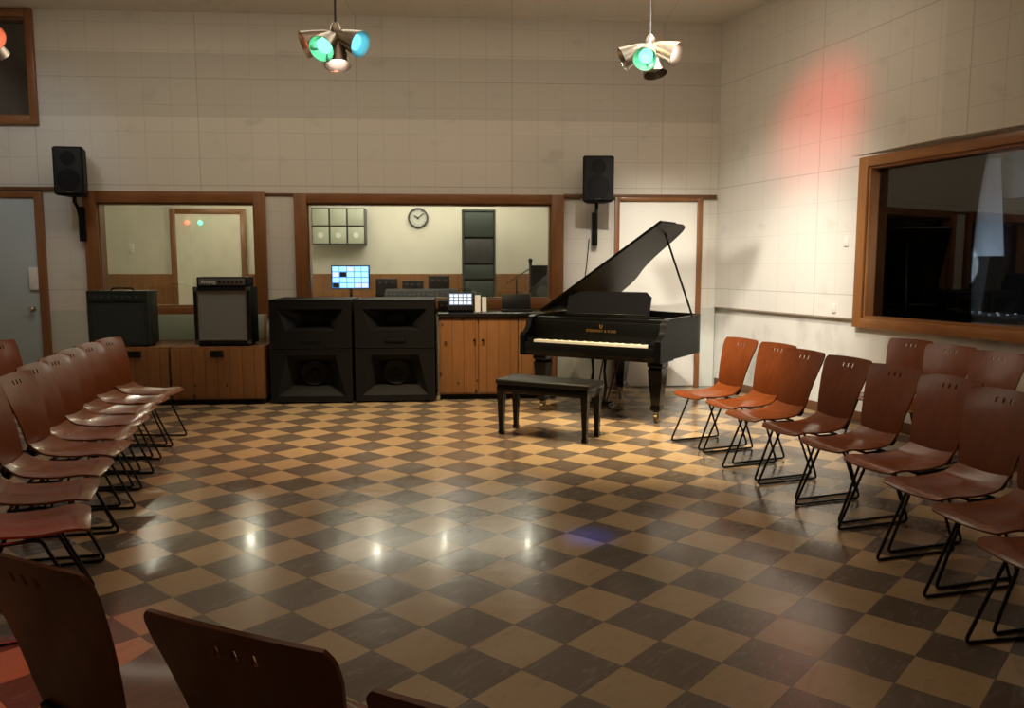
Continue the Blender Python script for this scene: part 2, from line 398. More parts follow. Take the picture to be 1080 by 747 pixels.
struct(MB().box(-8.6, -8.5, .16, FV, 0, CEIL).build('wall_control_left', m_booth, None, B0, BA, smooth=0), 'left wall of the booth', 'wall')
zw = bw(400, 289, FV)[1]
m_wain = M_wood('wainscot_pine', (.26, .10, .03), (.42, .19, .06), plank=.16, rough=.45)
struct(MB().box(-8.4, um2-.07, FV-.03, FV-.002, 0, zw).build('trim_2', m_wain, None, B0, BA, smooth=0), 'pine wainscot in the left booth', 'wainscot')
struct(MB().box(um2+.07, 1.98, FV-.03, FV-.002, 0, zw).build('trim_3', m_wain, None, B0, BA, smooth=0), 'pine wainscot in the control room', 'wainscot')

def frame_part(mb, o, i, y0, y1, bev=.006):
    mb.box(o[0], i[0], y0, y1, o[2], o[3], bev); mb.box(i[1], o[1], y0, y1, o[2], o[3], bev)
def frame_part_h(mb, o, i, y0, y1, bev=.006):
    mb.box(i[0], i[1], y0, y1, o[2], i[2], bev); mb.box(i[0], i[1], y0, y1, i[3], o[3], bev)
def window(name, o, i, loc, rz, label, glass, front=-.05, depth=.16, gy=.08, mf=m_frame, mh=m_frame_h):
    w = sempty(name, loc, rz, label, 'window')
    a = MB(); frame_part(a, o, i, front, -.001); a.build('window_frame', mf, w)
    b = MB(); frame_part_h(b, o, i, front, -.001); b.build('window_frame', mh, w)
    c = MB()
    for x in (i[0], i[1]-.02): c.box(x, x+.02, 0, depth, i[2], i[3])
    for z in (i[2], i[3]-.02): c.box(i[0]+.02, i[1]-.02, 0, depth, z, z+.02)
    c.build('window_reveal', mf, w)
    MB().box(i[0]+.02, i[1]-.02, gy, gy+.008, i[2]+.02, i[3]-.02).build('pane', glass, w, smooth=0)
    return w
window('window_1', W1o, W1i, B0, BA, 'wide pine-framed observation window above the guitar amplifiers', m_glass)
window('window_2', W2o, W2i, B0, BA, 'pine-framed control room window above the black speaker cabinets', m_glass)
w3 = window('window_3', W3o, W3i, B0, BA, 'high dark window in brown frame at top left', m_glass_d)
MB().box(W3i[0], W3i[1], .15, .17, W3i[2], W3i[3]).build('blind', M_plain('dark_brown_blind', (.03, .018, .01), .8), w3)
window('window_4', RWo, RWi, RC, RA, 'large dark pine-framed window in the right wall', m_glass_d, front=-.03, depth=.3, gy=.10, mf=m_frame_r, mh=m_frame_rh)

def door(name, pl, pr, pt, mat, label, fw=.09, handle_side=1):
    u0 = bw(pl, 300)[0]; u1 = bw(pr, 300)[0]; zt = bw((pl+pr)/2, pt)[1]
    d = sempty(name, B0, BA, label, 'door')
    MB().box(u0, u1, -.03, -.002, .01, zt, .003).build('door_leaf', mat, d)
    f = MB(); f.box(u0-fw, u0-.002, -.05, -.001, 0, zt+fw*.8, .004); f.box(u1+.002, u1+fw, -.05, -.001, 0, zt+fw*.8, .004); f.build('door_frame', m_frame, d)
    MB().box(u0-.002, u1+.002, -.05, -.001, zt+.002, zt+fw*.8, .004).build('door_frame', m_frame_h, d)
    x = u1-.08 if handle_side > 0 else u0+.08
    h = MB(); h.lathe([(0, 0), (.03, 0), (.03, .01), (.012, .015), (.012, .045), (.03, .055), (.032, .07), (.02, .085), (0, .085)], 16, Matrix.Translation((x, -.03, 1.0)) @ Matrix.Rotation(PI/2, 4, 'X')); h.build('door_knob', m_silver, d)
    return d, u0, u1, zt
d1, a, b_, zt1 = door('door_1', -35, 43, 209, m_door, 'pale grey-blue door at far left of the back wall', .09)
su, sz = bw(38, 294)
MB().box(su-.05, su+.05, -.06, -.03, sz-.13, sz+.13, .006).build('lock_plate', m_white, d1)
door('door_2', 652, 733, 213, m_door2, 'off-white door behind the grand piano in a thin brown frame', .06, -1)
zt = bw(670, 208)[1]
struct(MB().box(W2o[1], uc-.02, -.035, -.001, zt-.02, zt+.03, .003).build('trim_4', m_darktrim, None, B0, BA), 'dark picture rail from window to right corner', 'trim')
struct(MB().box(-6.9, W1o[0], -.035, -.001, zt1+.09, zt1+.13, .003).build('trim_5', m_darktrim, None, B0, BA), 'dark picture rail above the left door', 'trim')
struct(MB().box(W1o[1], W2o[0], -.02, -.001, zt-.01, zt+.02, .003).build('trim_6', m_darktrim, None, B0, BA), 'short dark rail between the two observation windows', 'trim')
struct(MB().box(-7, W1o[0], -.02, -.001, 0, .1, .003).build('baseboard_back', m_darktrim, None, B0, BA), 'dark baseboard on back wall', 'baseboard')

# ---------------------------------------------------------------- chairs
def make_chair():
    c = thing('plywood_chair', 'x', 'chair')
    def bk(u, v):
        v = max(0.0, v)
        w = .152+.060*min(1, v/.85)**1.2
        if v > .92: w -= .018*((v-.92)/.08)**2.5
        if v < .15: w -= .02*(1-v/.15)
        x = u*w
        z = .455+.428*v; y = .205+.03*v+.095*v**1.6
        y -= .014*u*u*(.4+.6*v)
        z += .005*(1-u*u)*v
        return Vector((-x, y, z))
    us = [-1, -.93, -.8, -.62, -.45, -.33, -.235, -.165, -.035, .035, .165, .235, .33, .45, .62, .8, .93, 1]
    vs = [0, .08, .16, .26, .36, .46, .56, .66, .74, .80, .845, .905, .94, .965, .985, 1]
    sk = [(us.index(-.235), vs.index(.845)), (us.index(-.035), vs.index(.845)), (us.index(.165), vs.index(.845))]
    MB().sheet(us, vs, bk, .009, sk).build('backrest', m_chair, c, smooth=30)
    def st(u, v):
        w = .200-.03*v-.02*max(0, v-.8)/.2
        if v < .12: w -= .03*(1-v/.12)**2
        y = -.245+.43*v
        z = .438-.022*math.sin(PI*min(1, v*1.05))
        if v < .2: z -= .03*((.2-v)/.2)**2
        if v > .8: z += .045*((v-.8)/.2)**2
        z += .012*u*u
        if v > .8: y += .012*((v-.8)/.2)
        return Vector((u*w, y, z))
    MB().sheet([-1+2*i/12 for i in range(13)], [0, .03, .07, .12, .2, .3, .4, .5, .6, .7, .8, .86, .92, .96, 1], st, .010).build('seat', m_seat, c, smooth=50)
    cn = MB()
    def ck(u, v):
        a = v*PI/2*.95
        return Vector((-u*.125, .175+.036*math.sin(a)+.004, .428+.045*(1-math.cos(a))*1.2+.0))
    cn.sheet([-1+.25*i for i in range(9)], [i/6 for i in range(7)], ck, .014); cn.build('back_bracket', m_rod, c)
    for s in (-1, 1):
        x = s*.175; xf = s*.190
        p = fillet([(x, -.07, .408), (xf, -.25, .009), (xf, .25, .009), (x, .09, .405)], .03, 4, True)
        MB().tube(p, .0078, True, 8).build('side_frame', m_rod, c)
    for y in (-.06, .08):
        MB().tube([(-.176, y, .408), (.176, y, .408)], .0075, n=8).build('cross_bar', m_rod, c)
    return c
CH0 = make_chair(); used = [False]
def place(x, y, f, label, group):
    rz = math.atan2(f[1], f[0])+PI/2
    if not used[0]:
        used[0] = True; CH0.location = (x, y, 0); CH0.rotation_euler = (0, 0, rz); CH0['label'] = label; CH0['group'] = group; return CH0
    return dup(CH0, (x, y, 0), rz, label, group)
ordw = ['nearest the grand piano', 'second from the grand piano', 'third from the grand piano', 'fourth from the grand piano', 'fifth from the grand piano', 'sixth from the grand piano', 'seventh from the grand piano', 'eighth from the grand piano', 'ninth from the grand piano']
ZT = .885
def nf(a): return (math.cos(R(a)), math.sin(R(a)))
def resample(P):
    L = [0]
    for a, b in zip(P, P[1:]): L.append(L[-1]+math.dist(a, b))
    out = []
    for k in range(len(P)):
        t = L[-1]*k/(len(P)-1); i = max(j for j in range(len(P)) if L[j] <= t+1e-9); i = min(i, len(P)-2)
        q = (t-L[i])/(L[i+1]-L[i]); out.append((P[i][0]*(1-q)+P[i+1][0]*q, P[i][1]*(1-q)+P[i+1][1]*q))
    return out
rb = [(784, 357), (821, 362), (854, 370), (898, 377), (952, 387), (1008, 398), (1064, 412)]
ra = [203, 202, 201, 200, 199, 198, 197]
rc = []
for (px, py), a in zip(rb, ra):
    p = gz(px, py, ZT); f = nf(a); rc.append((p.x+.33*f[0], p.y+.33*f[1]))
rc = resample(rc)
for i, ((x, y), a) in enumerate(zip(rc, ra)):
    place(x, y, nf(a), 'red-brown plywood chair in front row by right wall, '+ordw[i], 'front row of chairs on the right')
lx, ly = rc[-1]
place(lx-.0, ly-.47, nf(195), 'red-brown plywood chair in front row by right wall, '+ordw[7], 'front row of chairs on the right')
place(lx-.07, ly-.94, nf(190), 'red-brown plywood chair at bottom right corner, '+ordw[8], 'front row of chairs on the right')
for i, ((px, py), w) in enumerate(zip([(963, 358), (1005, 364), (1056, 371)], ['farthest', 'middle', 'nearest'])):
    p = gz(px, py, ZT); f = nf(206); place(p.x+.33*f[0], p.y+.33*f[1], f, 'plywood chair in back row under the right window, %s of three' % w, 'back row of chairs on the right')
lb = [(112, 357), (92, 362), (74, 367), (56, 375), (33, 383), (12, 394)]
la = [-2, 0, 2, 4, 6, 8]
wl = ['farthest from the camera', 'second farthest', 'third farthest', 'fourth farthest', 'fifth farthest', 'sixth farthest', 'seventh farthest', 'eighth farthest', 'ninth farthest']
lc = []
for (px, py), a in zip(lb, la):
    p = gz(px, py, ZT); f = nf(a); lc.append((p.x+.33*f[0], p.y+.33*f[1]))
lc = resample(lc)
for i, ((x, y), a) in enumerate(zip(lc, la)):
    place(x, y, nf(a), 'plywood chair in the left-hand row, '+wl[i], 'left row of chairs')
lx, ly = lc[-1]
for k, (dx, dy, a) in enumerate([(.14, -.47, 14), (.31, -.93, 20), (.52, -1.38, 27)]):
    place(lx+dx, ly+dy, nf(a), 'plywood chair in the left-hand row, %s, cut by photo edge' % wl[6+k], 'left row of chairs')
p = gz(0, 360, ZT); place(p.x+.30, p.y, nf(0), 'plywood chair behind the left row, at the left photo edge', 'back row of chairs on the left')
for k, ((px, py), w, an) in enumerate(zip([(15, 590), (237, 666)], ['leftmost foreground plywood chair seen from behind at bottom left', 'large foreground plywood chair seen from behind, slots in its back'], (63, 66))):
    p = gz(px, py, ZT); f = nf(an); place(p.x+.33*f[0], p.y+.33*f[1], f, w, 'foreground chairs seen from behind')
p2 = Vector((p.x, p.y)); q = p2+Vector((.455, -.275)); f = nf(66)
place(q.x+.33*f[0], q.y+.33*f[1], f, 'foreground plywood chair of which only a back corner shows at the bottom edge', 'foreground chairs seen from behind')

# ---------------------------------------------------------------- grand piano
PY = R(-32)
FL = Vector((.10, 8.20, 0)); pu = Vector((math.cos(PY), math.sin(PY), 0)); PCc = FL+pu*.76
pn = thing('grand_piano', 'black grand piano with its lid propped open and gold lettering on the fallboard', 'piano', PCc, PY)
curve = [(.76, .9), (.76, 1.05), (.71, 1.19), (.56, 1.29), (.36, 1.36), (.17, 1.45), (.0, 1.59), (-.14, 1.74), (-.32, 1.85), (-.54, 1.89), (-.70, 1.85), (-.76, 1.70)]
def chaikin(p):
    out = [p[0]]
    for a, b in zip(p, p[1:]): out += [(a[0]*.75+b[0]*.25, a[1]*.75+b[1]*.25), (a[0]*.25+b[0]*.75, a[1]*.25+b[1]*.75)]
    return out+[p[-1]]
cs = chaikin(chaikin(curve))
def outline(yf): return [(-.76, yf), (.76, yf)]+cs
def inset(p, d):
    n = len(p); out = []
    for i in range(n):
        a = Vector(p[i-1]); b = Vector(p[i]); c = Vector(p[(i+1) % n]); e1 = (b-a); e2 = (c-b)
        if e1.length < 1e-6: e1 = e2
        if e2.length < 1e-6: e2 = e1
        e1 = e1.normalized(); e2 = e2.normalized()
        n1 = Vector((-e1.y, e1.x)); n2 = Vector((-e2.y, e2.x)); m = (n1+n2).normalized(); k = d/max(.5, m.dot(n1)); out.append(tuple(b+m*k))
    return out
ol = outline(.30)
MB().ring(ol, inset(ol, .045), .61, 1.0).build('case_rim', m_rim, pn)
MB().prism(inset(ol, .05), .66, .70).build('case_bottom', m_rim, pn)
MB().prism(inset(ol, .07), .86, .885).build('iron_plate', m_gold, pn)
st = MB()
for k in range(46):
    x = -.66+k*.028; ymax = 1.7 if x < -.3 else (1.6 - (x+.3)*.5); st.box(x, x+.003, .5, ymax-.12, .905, .908)
st.build('strings', m_silver, pn)
MB().box(-.70, .70, -.02, .32, .60, .69, .004).build('keybed', m_black, pn)
MB().box(-.70, .70, -.035, -.012, .62, .735, .004).build('keyslip', m_black, pn)
prof = [(-.04, .60), (.30, .60), (.30, 1.0), (.20, 1.0), (.13, .985), (.09, .94), (.07, .88), (.03, .84), (-.02, .825), (-.04, .80)]
for s in (-1, 1):
    Mx = Matrix(((0, 0, 1, 0), (1, 0, 0, 0), (0, 1, 0, 0), (0, 0, 0, 1)))
    x0 = -.76 if s < 0 else .70
    MB().prism(prof, x0, x0+.06, Mx).build('cheek', m_rim, pn)
    x0 = -.70 if s < 0 else .62
    MB().box(x0, x0+.08, -.01, .15, .70, .775, .006).build('key_block', m_black, pn)
kw = 1.24/52; wk = None
for k in range(52):
    x = -.62+k*kw
    if wk is None: wk = MB().box(.001, kw-.001, 0, .15, .70, .757, .001, seg=1).build('white_key', m_key, pn, smooth=0); o = wk
    else: o = wk.copy(); COL.objects.link(o); o.parent = pn
    o.location = (x, 0, 0)
bk0 = None
for k in range(51):
    if (k % 7) in (1, 4): continue
    x = -.62+(k+1)*kw-.006
    if bk0 is None: bk0 = MB().box(0, .012, .055, .15, .757, .769, .001, seg=1).build('black_key', m_black, pn, smooth=0); o = bk0
    else: o = bk0.copy(); COL.objects.link(o); o.parent = pn
    o.location = (x, 0, 0)
fb = MB().box(-.70, .70, .155, .18, .745, .95, .006).build('fallboard', m_satin, pn)
MB().box(-.70, .70, .18, .345, .88, .985, .006).build('pin_block_cover', m_black, pn)
text('maker_lettering', 'STEINWAY & SONS', .038, m_gold, fb, (.06, .153, .86), (PI/2, 0, 0))
ly_ = MB(); ly_.tube(fillet([(-.012, .152, .925), (-.018, .152, .905), (-.006, .152, .888), (.006, .152, .888), (.018, .152, .905), (.012, .152, .925)], .01), .0025, n=6)
for x in (-.004, .004): ly_.tube([(x, .152, .89), (x, .152, .92)], .0012, n=5)
ly_.build('lyre_emblem', m_gold, fb, (.06, 0, 0))
Md = Matrix.Translation((0, .40, 1.0)) @ Matrix.Rotation(R(-18), 4, 'X')
md = MB().prism([(-.46, 0), (.46, 0), (.46, .20), (.40, .25), (-.40, .25), (-.46, .20)], -.009, .009, Md @ Matrix.Rotation(PI/2, 4, 'X'), .003).build('music_desk', m_satin, pn)
MB().box(-.44, .44, -.03, .004, -.004, .012, .003, Md).build('music_ledge', m_black, md)
LA = R(34)
ML = Matrix.Translation((-.775, 0, 1.012)) @ Matrix.Rotation(-LA, 4, 'Y') @ Matrix.Translation((.775, 0, 0))
lo = [(-.775, .42), (.84, .42)]+[((x*1.105 if x > 0 else x*1.02), y*1.01+.005) for x, y in cs]
MB().prism(lo, 0, .014, ML, .003).build('lid', m_satin, pn)
MB().prism([(-.775, .42), (.84, .42), (.84, .84), (-.775, .84)], .016, .027, ML, .003).build('lid_flap', m_satin, pn)
hz = MB()
for y in (.6, 1.0, 1.45): hz.tube([(-.775, y-.04, 1.012), (-.775, y+.04, 1.012)], .007)
hz.build('hinge', m_brass, pn)
pt = ML @ Vector((.68, .86, 0))
MB().tube([(.735, .86, 1.0), pt], .0115, n=8).build('lid_prop', m_black, pn)
def leg(x, y):
    g = MB().lathe([(.108, .64), (.108, .55), (.085, .53), (.102, .51), (.088, .36), (.060, .17), (.072, .15), (.072, .125), (.03, .10)][::-1], 4, Matrix.Translation((x, y, 0)), rot=PI/4).build('leg', m_black, pn, smooth=20)
    c = MB(); c.tube([(x-.016, y, .042), (x+.016, y, .042)], .042, n=18); c.box(x-.026, x-.018, y-.018, y+.018, .04, .12); c.box(x+.018, x+.026, y-.018, y+.018, .04, .12)
    c.build('castor', m_brass, g)
leg(-.62, .20); leg(.64, .20); leg(-.32, 1.50)
lyr = MB()
for s in (-1, 1): lyr.tube([(s*.075, .24, .62), (s*.062, .24, .45), (s*.08, .24, .3), (s*.06, .24, .14)], [.018, .014, .018, .014], n=10)
lyr.box(-.15, .15, .16, .30, .08, .145, .008); lyr.tube([(-.06, .3, .14), (-.1, .62, .70)], .008); lyr.tube([(.06, .3, .14), (.1, .62, .70)], .008)
ly2 = lyr.build('pedal_lyre', m_black, pn)
for x in (-.07, 0, .07): MB().box(x-.013, x+.013, .06, .17, .055, .067, .004).build('pedal', m_brass, ly2)

# bench
b1 = gz(527, 458); b2 = gz(618, 468); bd = (b2-b1); BY = math.atan2(bd.y, bd.x); bl = bd.length
bc = (b1+b2)/2+Vector((-math.sin(BY), math.cos(BY), 0))*.15
be = thing('piano_bench', 'black padded piano bench in front of the keyboard', 'bench', (bc.x, bc.y, 0), BY)
hl = bl/2+.03; hd = .185
MB().box(-hl, hl, -hd, hd, .455, .505, .018, seg=3).build('cushion', M_plain('black_leather', (.006, .006, .006), .5, bmp=.3, spec=.3), be)
MB().box(-hl+.015, hl-.015, -hd+.015, hd-.015, .385, .456, .004).build('apron', m_black, be)
for sx in (-1, 1):
    for sy in (-1, 1):
        MB().lathe([(.026, 0), (.034, .02), (.026, .05), (.042, .37), (.046, .39), (.046, .44)], 4, Matrix.Translation((sx*(hl-.045), sy*(hd-.045), 0)), rot=PI/4).build('leg', m_black, be, smooth=20)

# ---------------------------------------------------------------- speaker cabinets
def quadring(mb, o, i, y0, y1):
    Mx = Matrix(((1, 0, 0, 0), (0, 0, 1, 0), (0, 1, 0, 0), (0, 0, 0, 1)))
    mb.ring(o, i, y0, y1, Mx)
def funnel(mb, a, ya, b, yb):
    t = bmesh.new(); A = [t.verts.new((x, ya, z)) for x, z in a]; B = [t.verts.new((x, yb, z)) for x, z in b]
    for k in range(4): t.faces.new((A[k], A[(k+1) % 4], B[(k+1) % 4], B[k]))
    t.faces.new(B); mb.add(t)
m_edge = M_plain('worn_black_edge', (.022, .022, .022), .4, .5)
def pa_cab(pl, pr, label, v):
    u0 = bw(pl, 427, v)[0]; u1 = bw(pr, 427, v)[0]; h = bw((pl+pr)/2, 315.5, v)[1]; w = (u1-u0)/2-.008; c = bpt((u0+u1)/2, v)
    t = thing('horn_loaded_speaker', label, 'speaker', c, BA, 'large black horn speaker cabinets')
    D = .62; s = MB(); T = .02
    hm = h*.53
    s.box(-w, w, .0+T, D, .02, hm-.006, .008)
    s.box(-w, w, T, D, hm+.006, h, .008)
    def rect(x, z0, z1): return [(-x, z0), (x, z0), (x, z1), (-x, z1)]
    Y0 = -.20
    s2 = MB()
    up = [(-w*.62, hm+.20), (w*.62, hm+.20), (w*.80, h-.10), (-w*.80, h-.10)]
    quadring(s2, rect(w, hm+.006, h), up, Y0, Y0+.03)
    lo = [(-w*.84, .08), (w*.84, .08), (w*.60, hm-.07), (-w*.60, hm-.07)]
    quadring(s2, rect(w, .02, hm-.006), lo, Y0, Y0+.03)
    for z0, z1 in ((.02, hm-.006), (hm+.006, h)):
        quadring(s2, rect(w, z0, z1), rect(w-.02, z0+.02, z1-.02), Y0+.03, .03)
    s.build('cabinet', m_matte, t); s2.build('baffle', m_matte, t)
    f = MB(); funnel(f, up, Y0+.015, [(-.09, hm+.26), (.09, hm+.26), (.09, h-.18), (-.09, h-.18)], .015); f.build('upper_horn', m_horn, t, smooth=0)
    f = MB(); funnel(f, lo, Y0+.015, [(-.2, .2), (.2, .2), (.17, hm-.16), (-.17, hm-.16)], .015); f.build('lower_horn', m_dark, t, smooth=0)
    dz = (.2+hm-.16)/2
    MB().lathe([(0, -.02), (.03, -.025), (.05, 0), (.12, -.05), (.135, -.055), (.145, -.05), (.145, -.0)], 28, Matrix.Translation((0, .01, dz)) @ Matrix.Rotation(-PI/2, 4, 'X')).build('driver_cone', m_dark, t)
    hd = MB(); z = hm+.10; hd.tube(fillet([(-w*.25, Y0, z), (-w*.25, Y0-.02, z), (w*.25, Y0-.02, z), (w*.25, Y0, z)], .01), .006); hd.build('handle', m_rod, t)
    ft = MB()
    for x in (-w+.06, w-.06):
        for y in (Y0+.06, D-.06): ft.lathe([(.025, 0), (.025, .02), (.02, .022)], 12, Matrix.Translation((x, y, 0)))
    ft.build('foot', m_dark, t)
    ed = MB()
    for z0, z1 in ((.02, hm-.006), (hm+.006, h)): quadring(ed, rect(w+.002, z0-.0, z1+.002), rect(w-.006, z0+.006, z1-.006), Y0-.003, Y0)
    ed.build('edge_trim', m_edge, t)
pa_cab(290.5, 375, 'left one of the two big black horn speakers under the control room window', -.80)
pa_cab(377.5, 460, 'right one of the two big black horn speakers, beside the pine counter', -.78)

# ---------------------------------------------------------------- pine cabinets
def pine_cab(name, pl, pr, v, zt, label, doors, hand='ring', deep=None):
    u0 = bw(pl, 424, v)[0]; u1 = bw(pr, 424, v)[0]; c = bpt((u0+u1)/2, v); w = (u1-u0)/2-.004; D = (deep or -v)-.01
    t = thing(name, label, 'cabinet', c, BA)
    MB().box(-w, w, .02, D, .06, zt, .004).build('body', m_pine, t)
    MB().box(-w+.01, w-.01, .06, D, 0, .06).build('plinth', m_dark, t)
    n = doors; dw = 2*w/n
    for k in range(n):
        x0 = -w+k*dw+.006; x1 = x0+dw-.012
        d = MB().box(x0, x1, 0, .019, .08, zt-.02, .004).build('door', m_pine, t)
        if hand == 'ring':
            xm = (x0+x1)/2; hh = MB(); hh.tube(fillet([(xm-.06, .0, zt-.06), (xm-.06, -.03, zt-.08), (xm+.06, -.03, zt-.08), (xm+.06, 0, zt-.06)], .02), .009); hh.box(xm-.07, xm+.07, -.006, 0, zt-.11, zt-.04, .002); hh.build('handle', m_rod, d)
        else:
            xm = x1-.04 if k % 2 == 0 else x0+.04
            MB().lathe([(0, 0), (.008, 0), (.008, .015), (.016, .022), (.012, .03), (0, .031)], 12, Matrix.Translation((xm, 0, zt*.72)) @ Matrix.Rotation(PI/2, 4, 'X')).build('handle', m_rod, d)
    return t, c, w, D
ZC = bw(235, 366, -1.03)[1]
pine_cab('pine_cabinet', 108, 180, -1.03, ZC, 'low knotty pine cabinet beneath the dark combo amplifier', 1)
pine_cab('pine_cabinet', 181, 280, -1.03, ZC, 'low knotty pine cabinet beneath the bass amplifier stack', 1)
ZK = bw(500, 334, -.87)[1]
t, kc, kwid, KD = pine_cab('pine_cabinet', 463, 588, -.87, ZK, 'tall knotty pine cupboard under black counter, left of the piano', 3, 'knob')
tag(MB().box(-kwid-.01, kwid+.01, -.03, KD, .001, .04, .006).build('countertop', m_counter, None, kc+Vector((0, 0, ZK)), BA), 'black countertop on the tall pine cupboard', 'countertop')
ZK2 = ZK+.041
ua = bw(160, 345, -.1)[0]; ub = bw(283, 345, -.1)[0]; zp = bw(220, 329, -.1)[1]
Mp = Matrix.Translation((0, -.16, 0)) @ Matrix.Rotation(R(-14), 4, 'X')
lp = tag(MB().box(-(ub-ua)/2, (ub-ua)/2, 0, .012, 0, zp-ZC-.02, .002, Mp).build('leaning_panel', M_plain('pale_green_acrylic', (.24, .28, .20), .25), None, bpt((ua+ub)/2, -.06, ZC+.004), BA), 'pale green flat panel leaning on the wall behind the amplifiers', 'panel')
for x in (-(ub-ua)/2, -.12, (ub-ua)/2-.03): MB().box(x, x+.03, -.012, -.001, 0, zp-ZC-.02, .002, Mp).build('wooden_edge', m_frame, lp)
# ---------------------------------------------------------------- amplifiers
def amp(pl, pr, pt, pb, v, zb):
    u0 = bw(pl, pb, v)[0]; u1 = bw(pr, pb, v)[0]; zt = bw((pl+pr)/2, pt, v)[1]; c = bpt((u0+u1)/2, v, zb); w = (u1-u0)/2; h = zt-zb
    return c, w, h
c, w, h = amp(94, 158, 307, 365, -.95, ZC)
t = thing('combo_amplifier', 'dark green-black combo guitar amplifier at left on the low cabinets', 'amplifier', c+Vector((0, 0, .001)), BA)
sh = MB(); quadring(sh, [(-w, .02), (w, .02), (w, h), (-w, h)], [(-w+.025, .045), (w-.025, .045), (w-.025, h-.025), (-w+.025, h-.025)], 0, .05); sh.box(-w, w, .05, .3, .02, h, .012); sh.build('cabinet', m_greenamp, t)
MB().box(-w+.025, w-.025, .015, .05, .045, h-.12).build('grille', M_plain('dark_grille', (.02, .028, .026), .7, bmp=.6, ns=60), t)
cp = MB().box(-w+.025, w-.025, .005, .05, h-.115, h-.025, .003).build('control_panel', M_plain('green_black_panel', (.02, .03, .03), .3), t)
for k in range(7): MB().lathe([(0, 0), (.014, 0), (.012, .02), (0, .021)], 10, Matrix.Translation((-w+.09+k*.07, .005, h-.07)) @ Matrix.Rotation(PI/2, 4, 'X')).build('knob', m_grey, cp)
MB().tube(fillet([(-.12, .15, h), (-.1, .15, h+.025), (.1, .15, h+.025), (.12, .15, h)], .02), .009).build('handle', m_matte, t)
ft = MB()
for x in (-w+.05, w-.05):
    for y in (.05, .25): ft.lathe([(.02, 0), (.02, .021)], 10, Matrix.Translation((x, y, 0)))
ft.build('foot', m_dark, t)
c, w, h = amp(206, 265, 303, 364, -.97, ZC)
t = thing('bass_cabinet', 'upright bass speaker cabinet with silver grille cloth on the low cabinets', 'amplifier', c+Vector((0, 0, .001)), BA)
sh = MB(); quadring(sh, [(-w, .02), (w, .02), (w, h), (-w, h)], [(-w+.035, .06), (w-.035, .06), (w-.035, h-.04), (-w+.035, h-.04)], 0, .05); sh.box(-w, w, .05, .36, .02, h, .012); sh.build('cabinet', m_matte, t)
MB().box(-w+.034, w-.034, .02, .051, .058, h-.039).build('grille', m_grille, t)
pp = MB(); quadring(pp, [(-w+.035, .06), (w-.035, .06), (w-.035, h-.04), (-w+.035, h-.04)], [(-w+.043, .068), (w-.043, .068), (w-.043, h-.048), (-w+.043, h-.048)], .008, .02); pp.build('piping', m_silver, t)
ft = MB()
for x in (-w+.05, w-.05):
    for y in (.05, .3): ft.lathe([(.02, 0), (.02, .021)], 10, Matrix.Translation((x, y, 0)))
ft.build('foot', m_dark, t)
for x in (-w, w-.04):
    for z in (.02, h-.04): MB().box(x-.003, x+.043, -.004, .04, z-.002, z+.042, .004).build('corner_guard', m_grey, t)
hh = bw(235, 292.5, -.97)[1]-bw(235, 303, -.97)[1]
t = thing('bass_amplifier_head', 'black amplifier head with silver control panel atop the bass cabinet', 'amplifier', c+Vector((0, 0, h+.002)), BA)
MB().box(-w+.03, w-.03, .03, .33, .0, hh, .01).build('case', m_matte, t)
cp = MB().box(-w+.05, w-.05, .022, .031, .015, hh-.015, .002).build('control_panel', M_plain('silver_grey_panel', (.20, .20, .20), .35, .7), t)
text('logo_lettering', 'Ampeg', .055, m_white, cp, (-.14, .02, hh/2), (PI/2, 0, 0))
for k in range(6): MB().lathe([(0, 0), (.012, 0), (.01, .02), (0, .021)], 10, Matrix.Translation((-.02+k*.045, .022, hh/2)) @ Matrix.Rotation(PI/2, 4, 'X')).build('knob', m_matte, cp)

# ---------------------------------------------------------------- wall speakers
def wspk(px0, px1, py0, py1, label, turn):
    v = -.42; u0, zt = bw(px0, py0, v); u1, zb = bw(px1, py1, v); w = (u1-u0)/2; h = zt-zb; c = bpt((u0+u1)/2, v, zb)
    t = thing('wall_speaker', label, 'speaker', c, BA+turn, 'wall-mounted monitor speakers')
    MB().prism([(-w, 0), (w, 0), (w*.62, .30), (-w*.62, .30)], 0, h, None, .012).build('cabinet', m_matte, t)
    MB().box(-w+.02, w-.02, -.012, -.001, .02, h-.02, .006).build('grille', m_matte2, t)
    g = MB()
    for z, r in ((h*.32, w*.68), (h*.76, w*.4)):
        g.lathe([(r, 0), (r+.012, 0), (r+.012, .006), (r, .006)], 28, Matrix.Translation((0, -.012, z)) @ Matrix.Rotation(PI/2, 4, 'X'))
    g.build('driver_ring', m_matte, t)
    MB().box(-.03, .03, -.014, -.011, .03, .045).build('badge', m_silver, t)
    k = MB()
    k.tube([(0, .14, .0), (0, .14, -.07)], .022, n=12); k.tube(fillet([(0, .14, -.06), (0, .24, -.13), (0, .36, -.33)], .05), .02, n=10)
    k.box(-.035, .035, .33, .40, -.50, -.10, .006)
    k.build('wall_bracket', m_rod, t)
    return t
wspk(55, 89, 154, 206, 'black wall speaker on a bracket above the left door', R(6))
wspk(615, 647, 164, 213, 'black wall speaker on a bracket above the piano', R(-4))
ua, za = bw(621, 252); ub, zb_ = bw(612, 318)
cb = MB().tube(fillet([(ua, -.02, za), (ua-.03, -.015, (za+zb_)/2), (ub, -.06, zb_)], .2, 6), .006, n=6).build('cable', m_matte, None, B0, BA)
tag(cb, 'thin black cable hanging down the wall from the piano-side speaker', 'cable')

